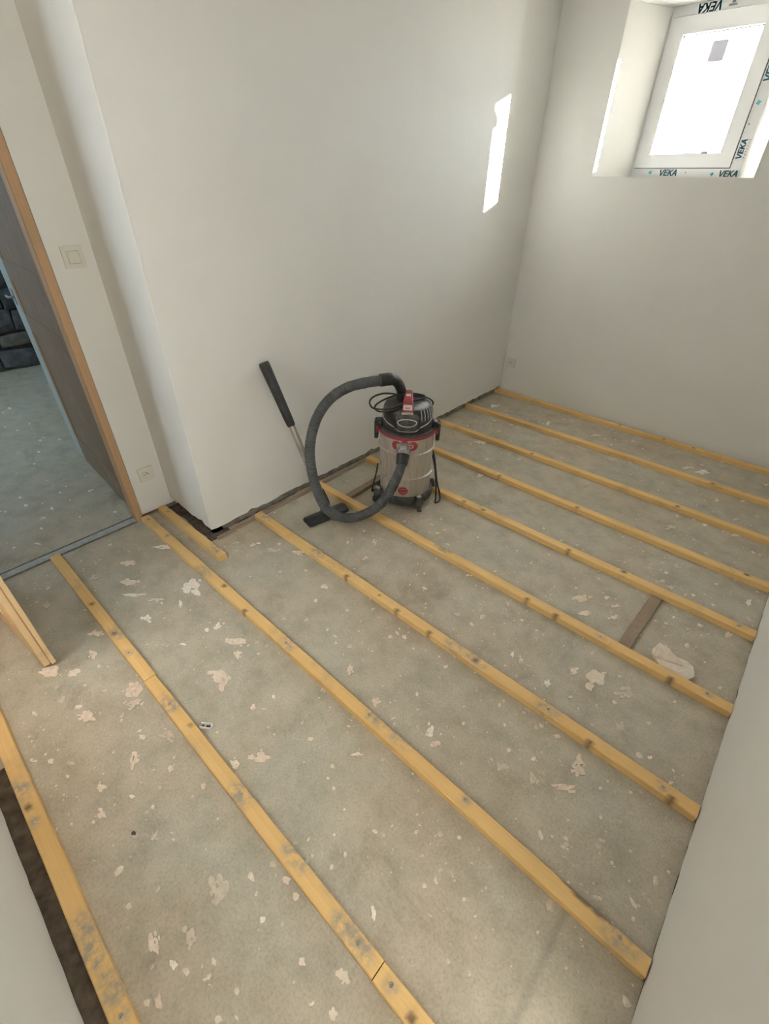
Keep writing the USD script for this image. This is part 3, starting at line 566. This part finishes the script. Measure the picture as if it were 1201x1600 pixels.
batten('second pine floor batten counted from the window wall', -1.985, 3.268, 0.314, 3.283, [('k', -0.12, 3.25)], wear=0.05)
batten('pine batten tight against the foot of the window wall', -2.000, 3.752, 0.314, 3.722, [('k', -0.87, 3.72), ('k', -0.54, 3.70), ('k', -0.34, 3.70)], wear=0.05)
# cross pieces and laths
def lying(name, label, cat_, x0, x1, y0, y1, h, m, rot=0.0):
    cx, cy = (x0 + x1) / 2, (y0 + y1) / 2
    o = thing(name, label, cat_, (cx, cy, 0), rot)
    b = rbx(x0 - cx, x1 - cx, y0 - cy, y1 - cy, 0, h, min(0.002, h / 4)); b = b.subdivide().subdivide()
    v = b.vertices; b.vertices = v + (meshkit.fbm(v * 25 + cx * 10, 3, 3)[:, None] - 0.5) * 0.003 * np.array([1, 1, 0])
    part(o, 'board', b, m, primvars={'knot': np.zeros(len(v)), 'dust': np.clip(meshkit.fbm(v * 12 + 5, 3, 8) - 0.35, 0, 0.6), 'bark': np.zeros(len(v))})
    return o
lying('cross_lath', 'dirty dark brown lath lying across between two battens at the right', 'lath', -0.098, -0.050, 1.590, 1.985, 0.012, OLDWOOD, -0.03)
lying('cross_piece', 'brown wood cross piece on the slab left of the vacuum cleaner base', 'batten', -1.735, -1.693, 1.572, 1.966, 0.026, OLDWOOD, 0.02)
lying('floor_lath', 'thin brown lath at the foot of the left wall beside the wall corner', 'lath', -1.958, -1.936, 0.830, 1.068, 0.009, LATHWOOD, 0.01)
lying('floor_lath', 'thin brown lath at the foot of the left wall behind the floor nozzle', 'lath', -1.962, -1.938, 1.128, 1.512, 0.009, LATHWOOD, -0.012)
lying('floor_lath', 'thin brown lath along the left wall, left of the vacuum cleaner', 'lath', -1.966, -1.944, 1.590, 1.965, 0.009, LATHWOOD, 0.005)

# broken slab of plaster, white plastic clip, foot blob
o = thing('plaster_chunk', 'pinkish broken plaster slab lying against a batten near the right wall', 'rubble', (0.09, 1.65, 0))
pc = Polygon([(0.012, 1.648), (0.024, 1.710), (0.052, 1.716), (0.075, 1.690), (0.101, 1.683), (0.130, 1.688), (0.160, 1.680), (0.176, 1.626), (0.160, 1.592), (0.06, 1.592)])
m_ = extrude(affinity.translate(pc, -0.09, -1.65), 0.016); m_ = m_.subdivide().subdivide()
m_.vertices += (meshkit.fbm(m_.vertices * 60, 3, 2)[:, None] - 0.5) * np.array([0.006, 0.006, 0.008]) * (m_.vertices[:, 2:] > 0.002)
part(o, 'slab', m_, PLASTER, smooth=30)
m_ = hull_spheres([((-0.05, -0.02, 0.015), 0.012), ((-0.02, 0.03, 0.016), 0.011), ((0.03, 0.0, 0.017), 0.009), ((-0.06, 0.02, 0.013), 0.008)], 1)
part(o, 'crust', m_, PLASTER2, smooth=60)
o = thing('plastic_clip', 'small white plastic clip on the slab beside the dusty batten', 'clip', (-1.042, 0.236, 0), 0.6)
part(o, 'clip', cat([rbx(-0.022, 0.022, -0.010, -0.006, 0, 0.014, 0.001), rbx(-0.022, 0.022, 0.006, 0.010, 0, 0.014, 0.001), rbx(0.018, 0.022, -0.010, 0.010, 0, 0.014, 0.001), rbx(-0.006, -0.002, -0.010, 0.010, 0, 0.010, 0.001)]), WHITEPL)
part(o, 'gap', bx(-0.018, 0.016, -0.005, 0.005, 0.0, 0.002), DARKHOLE)  # dark sheet, painted shade inside the clip
o = thing('pebble', 'small dark pebble on the slab near the lower left batten', 'pebble', (-0.905, -0.083, 0))
part(o, 'stone', hull_spheres([((0, 0, 0.005), 0.005), ((0.005, 0.002, 0.004), 0.0035)], 1), SEAL, smooth=60)
o = thing('plaster_blob', 'lump of plaster at the foot of the open pine door leaf', 'rubble', (-1.688, -0.058, 0))
part(o, 'lump', trimesh.creation.extrude_polygon(irregular(0, 0, 0.034, 0.01, -0.006, 0.022, 18, 0.4, np.random.default_rng(77)), 0.007, engine='earcut'), PLASTER2)

# ---------------------------------------------------------------- switch and sockets
def plate_on_x(o, s, t_):
    return to_x(extrude(sbox(-s, -s, s, s).buffer(0.004, join_style=1), t_), 0)
o = thing('light_switch', 'square white light switch on the wall beside the doorway', 'switch', (-2.42, 0.738, 1.300))
part(o, 'plate', plate_on_x(o, 0.037, 0.008), SWITCH)
part(o, 'rocker', rbx(0.0075, 0.0125, -0.0225, 0.0225, -0.0225, 0.0225, 0.002), SWITCH)
part(o, 'rocker_gap', to_x(extrude(sbox(-0.0237, -0.0237, 0.0237, 0.0237).difference(sbox(-0.0228, -0.0228, 0.0228, 0.0228)), 0.0007), 0.0078), GREYPL)
def socket(o, along_x):
    P = lambda nm, m_, mt, **k: part(o, nm, m_ if not along_x else m_.apply_transform(trimesh.transformations.rotation_matrix(-math.pi / 2, [0, 0, 1])), mt, **k)
    P('plate', plate_on_x(o, 0.036, 0.008), SWITCH)
    rim = lathe([(0.0195, 0.0), (0.0225, 0.0), (0.0225, 0.010), (0.0215, 0.011), (0.0195, 0.011)], 32)
    rim.apply_transform(trimesh.transformations.rotation_matrix(math.pi / 2, [0, 1, 0])); P('rim', rim, SWITCH, smooth=40)
    well = trimesh.creation.cylinder(0.0195, 0.0006, sections=32); well.apply_transform(trimesh.transformations.rotation_matrix(math.pi / 2, [0, 1, 0])); well.apply_translation([0.0084, 0, 0]); P('well', well, SWITCH)
    for s in (-1, 1):
        h_ = trimesh.creation.cylinder(0.0028, 0.0008, sections=12); h_.apply_transform(trimesh.transformations.rotation_matrix(math.pi / 2, [0, 1, 0])); h_.apply_translation([0.009, s * 0.0095, 0]); P('hole', h_, DARKHOLE)
    pn = trimesh.creation.cylinder(0.0026, 0.012, sections=12); pn.apply_transform(trimesh.transformations.rotation_matrix(math.pi / 2, [0, 1, 0])); pn.apply_translation([0.0145, 0, 0.011]); P('earth_pin', pn, PINMETAL)
o = thing('wall_socket', 'white wall socket low on the wall in the recess by the doorway', 'socket', (-2.42, 0.735, 0.252)); socket(o, False)
o = thing('wall_socket', 'small white wall socket low on the window wall near the room corner', 'socket', (-1.904, 3.76, 0.274)); socket(o, True)

# ---------------------------------------------------------------- vacuum cleaner
VX, VY, VA = -1.488, 1.838, math.atan2(0.621, 0.784)
vac = thing('vacuum_cleaner', 'steel drum workshop vacuum cleaner with black motor head and looped grey hose', 'vacuum cleaner', (VX, VY, 0), VA)
# drum with two rolled beads
prof = [(0.0, 0.070), (0.142, 0.070), (0.1475, 0.078)]
for zb in (0.204, 0.359):
    rb_ = 0.1495 if zb < 0.3 else 0.1515; prof += [(rb_, zb - 0.015), (rb_ + 0.0015, zb - 0.007), (rb_ + 0.0095, zb - 0.0025), (rb_ + 0.0095, zb + 0.0025), (rb_ + 0.0015, zb + 0.007), (rb_, zb + 0.015)]
prof += [(0.1530, 0.452), (0.0, 0.452)]
part(vac, 'drum', lathe(prof, 64), STEEL, smooth=35)
part(vac, 'rim_ring', lathe([(0.148, 0.450), (0.1575, 0.450), (0.1605, 0.453), (0.1605, 0.463), (0.1575, 0.466), (0.148, 0.466)], 64), RED, smooth=40)
part(vac, 'lid_skirt', lathe([(0.0, 0.465), (0.155, 0.465), (0.152, 0.472), (0.140, 0.478), (0.0, 0.478)], 64), DUSTBLACK, smooth=40)
# dolly base with casters
base = [lathe([(0.0, 0.026), (0.140, 0.026), (0.160, 0.034), (0.166, 0.050), (0.166, 0.070), (0.158, 0.082), (0.1505, 0.086), (0.1485, 0.075), (0, 0.075)], 64)]
for ad in (-60, -155, 25, 118):
    a = math.radians(ad); d = np.array([math.cos(a), math.sin(a), 0])
    base.append(hull_spheres([(d * 0.135 + [0, 0, 0.060], 0.024), (d * 0.172 + [0, 0, 0.058], 0.028), (d * 0.172 + [0, 0, 0.072], 0.022)], 2))
bp = part(vac, 'base', cat(base), DUSTBLACK, smooth=35)
for ad in (-60, -155, 25, 118):
    a = math.radians(ad); d = np.array([math.cos(a), math.sin(a), 0]); c_ = d * 0.172
    fork = hull_spheres([(c_ + [0, 0, 0.044], 0.012), (c_ + d * 0.010 + [0, 0, 0.030], 0.010)], 1)
    cs = part(vac, 'caster', fork, BLACK, smooth=40)
    wh = trimesh.creation.cylinder(0.0205, 0.020, sections=24); wh.apply_transform(trimesh.transformations.rotation_matrix(math.pi / 2, [0, 1, 0])); wh.apply_transform(trimesh.transformations.rotation_matrix(a + 1.2, [0, 0, 1])); wh.apply_translation(c_ + d * 0.014 + [0, 0, 0.0205])
    part(cs, 'wheel', wh, DUSTBLACK, smooth=30)
    cp = rbx(-0.014, 0.014, -0.009, 0.009, 0, 0.010, 0.003); cp.apply_transform(trimesh.transformations.rotation_matrix(a + math.pi / 2, [0, 0, 1])); cp.apply_translation(c_ + [0, 0, 0.091])
    part(vac, 'caster_cap', cp, DUSTEDGE)
# clips left and right
for s in (-1, 1):
    clip = cat([rbx(s * 0.171 - 0.011, s * 0.171 + 0.011, -0.034, 0.028, 0.395, 0.500, 0.006), rbx(min(s * 0.140, s * 0.166), max(s * 0.140, s * 0.166), -0.028, 0.022, 0.470, 0.505, 0.004)])
    clip_p = part(vac, 'clip', clip, BLACK)
    part(clip_p, 'clip_tab', rbx(min(s * 0.156, s * 0.170), max(s * 0.156, s * 0.170), -0.042, -0.030, 0.440, 0.476, 0.003), RED)
# motor head
hp = [(0.0, 0.474), (0.1385, 0.474), (0.1400, 0.490), (0.1385, 0.535), (0.1335, 0.578), (0.1250, 0.597), (0.110, 0.606), (0.08, 0.610), (0.0, 0.611)]
part(vac, 'motor_head', lathe(hp, 64), BLACK, smooth=35)
def on_cyl(pts, dr=0.0):
    """(x, z) in front view laid on the motor head."""
    zz = np.array([0.474, 0.490, 0.535, 0.578, 0.597, 0.606]); rr = np.array([0.1385, 0.140, 0.1385, 0.1335, 0.125, 0.110])
    out = []
    for x, z_ in pts:
        r_ = np.interp(z_, zz, rr) + dr; x = max(-r_ * 0.999, min(r_ * 0.999, x)); out.append((x, -math.sqrt(r_ * r_ - x * x), z_))
    return np.array(out)
def dense(pts, n=8):
    pts = np.array(pts, float); return np.vstack([np.linspace(a, b, n, endpoint=False) for a, b in zip(pts[:-1], pts[1:])] + [pts[-1:]])
# front fascia: raised trapezoid with an oval
fas = []
front = dense([(-0.062, 0.572), (-0.050, 0.507), (-0.034, 0.497), (0.034, 0.497), (0.050, 0.507), (0.062, 0.572)])
top_, low_ = on_cyl([(p[0], p[1]) for p in front], 0.010), on_cyl([(p[0], p[1]) for p in front], -0.01)
part(vac, 'fascia', trimesh.convex.convex_hull(np.vstack([top_, low_, on_cyl([(-0.05, 0.588), (0, 0.590), (0.05, 0.588)], 0.006), on_cyl([(0, 0.53), (0.02, 0.53), (-0.02, 0.53), (0, 0.56)], 0.012)])), DUSTBLACK, smooth=20)
el = [(0.050 * math.cos(t_), 0.549 + 0.020 * math.sin(t_)) for t_ in np.linspace(0, 2 * math.pi, 40)]
part(vac, 'oval_ring', tube(on_cyl(el, 0.0135), 0.0030, 8, cap=False), DUSTEDGE, smooth=True)
for s in (-1, 1):
    part(vac, 'moulding_edge', tube(on_cyl(dense([(s * 0.139, 0.566), (s * 0.128, 0.535), (s * 0.108, 0.524), (s * 0.068, 0.513)]), 0.001), 0.0030, 8), DUSTEDGE, smooth=True)
part(vac, 'moulding_edge', tube(on_cyl(dense([(-0.064, 0.512), (-0.048, 0.500), (0.048, 0.500), (0.062, 0.512)]), 0.009), 0.0022, 8), DUSTEDGE, smooth=True)
for s in (1,):
    for k in range(8):
        t_ = math.radians(-90 + s * (34 + 9.5 * k)); c0 = np.array([math.cos(t_), math.sin(t_), 0])
        part(vac, 'vent_fin', hull_spheres([(c0 * 0.1365 + [0, 0, 0.545], 0.003), (c0 * 0.133 + [0, 0, 0.578], 0.003), (c0 * 0.122 + [0, 0, 0.601], 0.003)], 1), DUSTEDGE if k % 2 else GREYPL, smooth=40)
# carrying handle over the top, front to back
hpts = [((0, -0.118, 0.598), 0.031, 0.012), ((0, -0.085, 0.622), 0.029, 0.013), ((0, -0.035, 0.646), 0.025, 0.013), ((0, 0.03, 0.654), 0.021, 0.012), ((0, 0.075, 0.640), 0.021, 0.012), ((0, 0.098, 0.604), 0.022, 0.012)]
segs = []
for (p, wd, th), (q, wd2, th2) in zip(hpts[:-1], hpts[1:]):
    segs.append(hull_spheres([((s * (wd - 0.007), p[1], p[2] - th / 2), 0.007) for s in (-1, 1)] + [((s * (wd2 - 0.007), q[1], q[2] - th2 / 2), 0.007) for s in (-1, 1)] + [((s * (wd - 0.007), p[1], p[2]), 0.004) for s in (-1, 1)] + [((s * (wd2 - 0.007), q[1], q[2]), 0.004) for s in (-1, 1)], 2))
hd = part(vac, 'handle', cat(segs), RED, smooth=35, label='red carrying handle')
def on_handle(y0, y1, hw0, hw1, nm, m_):
    pts = []
    for y_, hw in ((y0, hw0), (y1, hw1)):
        zc = np.interp(y_, [p[0][1] for p in hpts], [p[0][2] for p in hpts]) + 0.0035
        pts += [(-hw, y_, zc), (hw, y_, zc), (-hw, y_, zc + 0.0015), (hw, y_, zc + 0.0015)]
    part(hd, nm, trimesh.convex.convex_hull(np.array(pts)), m_)
on_handle(-0.114, -0.088, 0.024, 0.023, 'pale_patch', PALELABEL)
on_handle(-0.108, -0.100, 0.012, 0.012, 'switch_mark', REDLABEL)
on_handle(-0.034, -0.008, 0.014, 0.012, 'pale_patch', PALELABEL)
part(vac, 'rocker_switch', rbx(-0.032, 0.030, -0.132, -0.116, 0.585, 0.598, 0.004), GREYPL)
# labels on the drum
def on_drum(poly, r0, th):
    m_ = extrude(poly.segmentize(0.006), th); v_ = m_.vertices.copy(); a = v_[:, 0] / r0 - math.pi / 2; r_ = r0 + v_[:, 2]
    m_.vertices = np.stack([r_ * np.cos(a), r_ * np.sin(a), v_[:, 1]], 1); return m_
badge = unary_union([Point(-0.045, 0.424).buffer(0.026), Point(0.045, 0.424).buffer(0.026), sbox(-0.045, 0.404, 0.045, 0.444), Point(0, 0.404).buffer(0.036), Point(0, 0.436).buffer(0.022)])
badge = affinity.translate(badge, -0.008, -0.008)
def strips(poly, n=24):
    x0, y0, x1, y1 = poly.bounds; return unary_union([]) if n == 0 else [poly.intersection(sbox(x0 + (x1 - x0) * k / n, y0, x0 + (x1 - x0) * (k + 1) / n, y1)) for k in range(n)]
def drum_label(nm, poly, r0, th, m_, parent=vac):
    return part(parent, nm, cat(on_drum(p, r0, th) for p in strips(poly) if p.area > 1e-8), m_)
bd = drum_label('badge', badge, 0.1512, 0.0022, REDLABEL)
ol = affinity.translate(unary_union([Point(-0.034, 0.424).buffer(0.012).difference(Point(-0.034, 0.424).buffer(0.007)), Point(0.036, 0.424).buffer(0.012).difference(Point(0.036, 0.424).buffer(0.007)), sbox(-0.022, 0.436, 0.022, 0.440)]), -0.008, -0.008)
drum_label('badge_print', ol, 0.1532, 0.0008, PALELABEL, bd)
rb = Point(0.0, 0.128).buffer(0.026); rb = affinity.translate(affinity.scale(rb, 1.08, 1.0), -0.008, 0)
r2 = drum_label('round_badge', rb.difference(affinity.translate(unary_union([sbox(-0.018, 0.136, 0.018, 0.141), sbox(-0.02, 0.117, 0.02, 0.122)]), -0.008, 0)), 0.1490, 0.0016, REDLABEL)
# inlet stub and hose
inlet = cat([tube(np.array([[-0.013, -0.140, 0.404], [-0.013, -0.178, 0.398]]), 0.036, 28), tube(np.array([[-0.013, -0.180, 0.398], [-0.013, -0.206, 0.386]]), 0.031, 28)])
part(vac, 'inlet', inlet, GREYPL, smooth=40)
part(vac, 'inlet_latch', rbx(-0.030, 0.004, -0.205, -0.175, 0.418, 0.434, 0.003), DUSTEDGE)
HP = [(-0.013, -0.196, 0.393), (-0.014, -0.225, 0.370), (-0.044, -0.27, 0.284), (-0.101, -0.31, 0.176), (-0.182, -0.335, 0.104), (-0.306, -0.345, 0.062), (-0.415, -0.33, 0.104), (-0.48, -0.29, 0.237), (-0.504, -0.24, 0.411), (-0.471, -0.19, 0.561), (-0.402, -0.15, 0.661), (-0.314, -0.11, 0.713), (-0.22, -0.07, 0.729), (-0.13, -0.03, 0.732)]
path = catmull(HP, 40)
seg = np.r_[0, np.cumsum(np.linalg.norm(np.diff(path, axis=0), axis=1))]
ss = np.arange(0, seg[-1], 0.0022); path = np.stack([np.interp(ss, seg, path[:, k]) for k in range(3)], 1)
rad = 0.0265 + 0.0016 * np.sign(np.sin(ss * 2 * math.pi / 0.0088)) * 0.8
part(vac, 'hose', tube(path, rad, 16), HOSE, smooth=True, label='ribbed grey hose looping from the drum to the head')
def cuff(a, b, r0, r1, nm='hose_cuff'):
    part(vac, nm, tube(np.array([a, np.array(a) * 0.9 + np.array(b) * 0.1, np.array(a) * 0.1 + np.array(b) * 0.9, b]), [r0 * 0.92, r0, r1, r1 * 0.92], 24), BLACK, smooth=40)
cuff((-0.0135, -0.198, 0.392), (-0.019, -0.238, 0.350), 0.036, 0.0315)
end = catmull([(-0.150, -0.036, 0.732), (-0.095, -0.014, 0.731), (-0.060, 0.008, 0.705), (-0.040, 0.026, 0.655), (-0.034, 0.036, 0.605)], 10)
part(vac, 'hose_end', tube(end, np.interp(np.linspace(0, 1, len(end)), [0, 0.25, 0.3, 1], [0.0325, 0.0325, 0.0285, 0.026]), 20), BLACK, smooth=40, label='black curved hose end pushed into the blower outlet')
# power cable: loops over the head, hanging loop at the right and left
loop0 = catmull([(0.03, 0.055, 0.625), (0.075, 0.045, 0.622), (0.115, 0.035, 0.612), (0.134, 0.045, 0.590), (0.130, 0.075, 0.560), (0.100, 0.115, 0.53), (0.06, 0.142, 0.50)], 10)
part(vac, 'power_cable', tube(loop0, 0.0048, 8), RUBBER, smooth=True)
loop1 = catmull([(0.03, 0.06, 0.618), (-0.02, 0.0, 0.640), (-0.121, -0.02, 0.656), (-0.186, -0.03, 0.638), (-0.204, -0.05, 0.612), (-0.176, -0.085, 0.596), (-0.10, -0.098, 0.604), (-0.02, -0.06, 0.622), (0.06, 0.0, 0.622), (0.09, 0.05, 0.618), (0.05, 0.085, 0.618), (-0.03, 0.06, 0.628), (-0.12, -0.02, 0.626), (-0.175, -0.055, 0.598), (-0.15, -0.105, 0.590), (-0.07, -0.110, 0.606), (0.02, -0.03, 0.618)], 10)
part(vac, 'power_cable', tube(loop1, 0.0048, 8), RUBBER, smooth=True)
loop2 = catmull([(0.06, 0.150, 0.36), (0.115, 0.120, 0.34), (0.160, 0.060, 0.27), (0.178, 0.02, 0.19), (0.192, -0.01, 0.11), (0.212, -0.03, 0.045), (0.212, -0.055, 0.010), (0.188, -0.07, 0.006), (0.190, -0.05, 0.030), (0.186, -0.02, 0.10), (0.172, 0.02, 0.20), (0.150, 0.07, 0.26), (0.10, 0.125, 0.30)], 10)
part(vac, 'power_cable', tube(loop2, 0.0048, 8), RUBBER, smooth=True)
loop3 = catmull([(-0.165, 0.03, 0.20), (-0.176, -0.01, 0.14), (-0.190, -0.04, 0.09), (-0.196, -0.03, 0.04), (-0.188, 0.03, 0.012)], 10)
part(vac, 'power_cable', tube(loop3, 0.0048, 8), RUBBER, smooth=True)

# wand with floor nozzle, leaning on the long wall
wand = thing('vacuum_wand', 'vacuum wand with black grip and wide floor nozzle leaning against the wall', 'vacuum wand', (-1.668, 1.362, 0))
O = np.array([-1.668, 1.362, 0])
A, B = np.array([-1.712, 1.392, 0.075]) - O, np.array([-1.952, 1.275, 0.842]) - O
P = lambda t_: A + (B - A) * t_
part(wand, 'steel_tube', tube(np.array([P(0.0), P(0.62)]), 0.0175, 24), TUBE, smooth=40)
part(wand, 'tube_joint', tube(np.array([P(0.30), P(0.33)]), 0.0195, 24), TUBE, smooth=40)
part(wand, 'grip', tube(np.array([P(0.585), P(0.60), P(0.64), P(0.95), P(0.985), P(1.0)]), [0.0205, 0.0225, 0.0235, 0.0265, 0.0265, 0.024], 24), BLACK, smooth=40, label='black plastic grip tube')
nz = []
na = math.radians(80); nd = np.array([math.cos(na), math.sin(na), 0]); nn = np.array([nd[1], -nd[0], 0])
nz = hull_spheres([(nd * s * 0.118 + nn * t_ + [0, 0, zz], r_) for s in (-1, 1) for t_, zz, r_ in ((-0.026, 0.018, 0.016), (0.026, 0.018, 0.016), (0.0, 0.030, 0.014))], 2)
npart = part(wand, 'floor_nozzle', nz, BLACK, smooth=40, label='wide black floor nozzle')
part(npart, 'dust_film', hull_spheres([(nd * s * 0.09 + [0, 0, 0.0425], 0.0022) for s in (-1, 1)] + [(nd * s * 0.05 + nn * 0.010 + [0, 0, 0.040], 0.0022) for s in (-1, 1)], 1), DUSTBLACK)
part(wand, 'elbow', tube(catmull([np.array([0.0, 0.0, 0.032]), np.array([-0.020, 0.012, 0.050]), A, P(0.09)], 6), np.linspace(0.033, 0.022, 19), 20), DUSTBLACK, smooth=40)
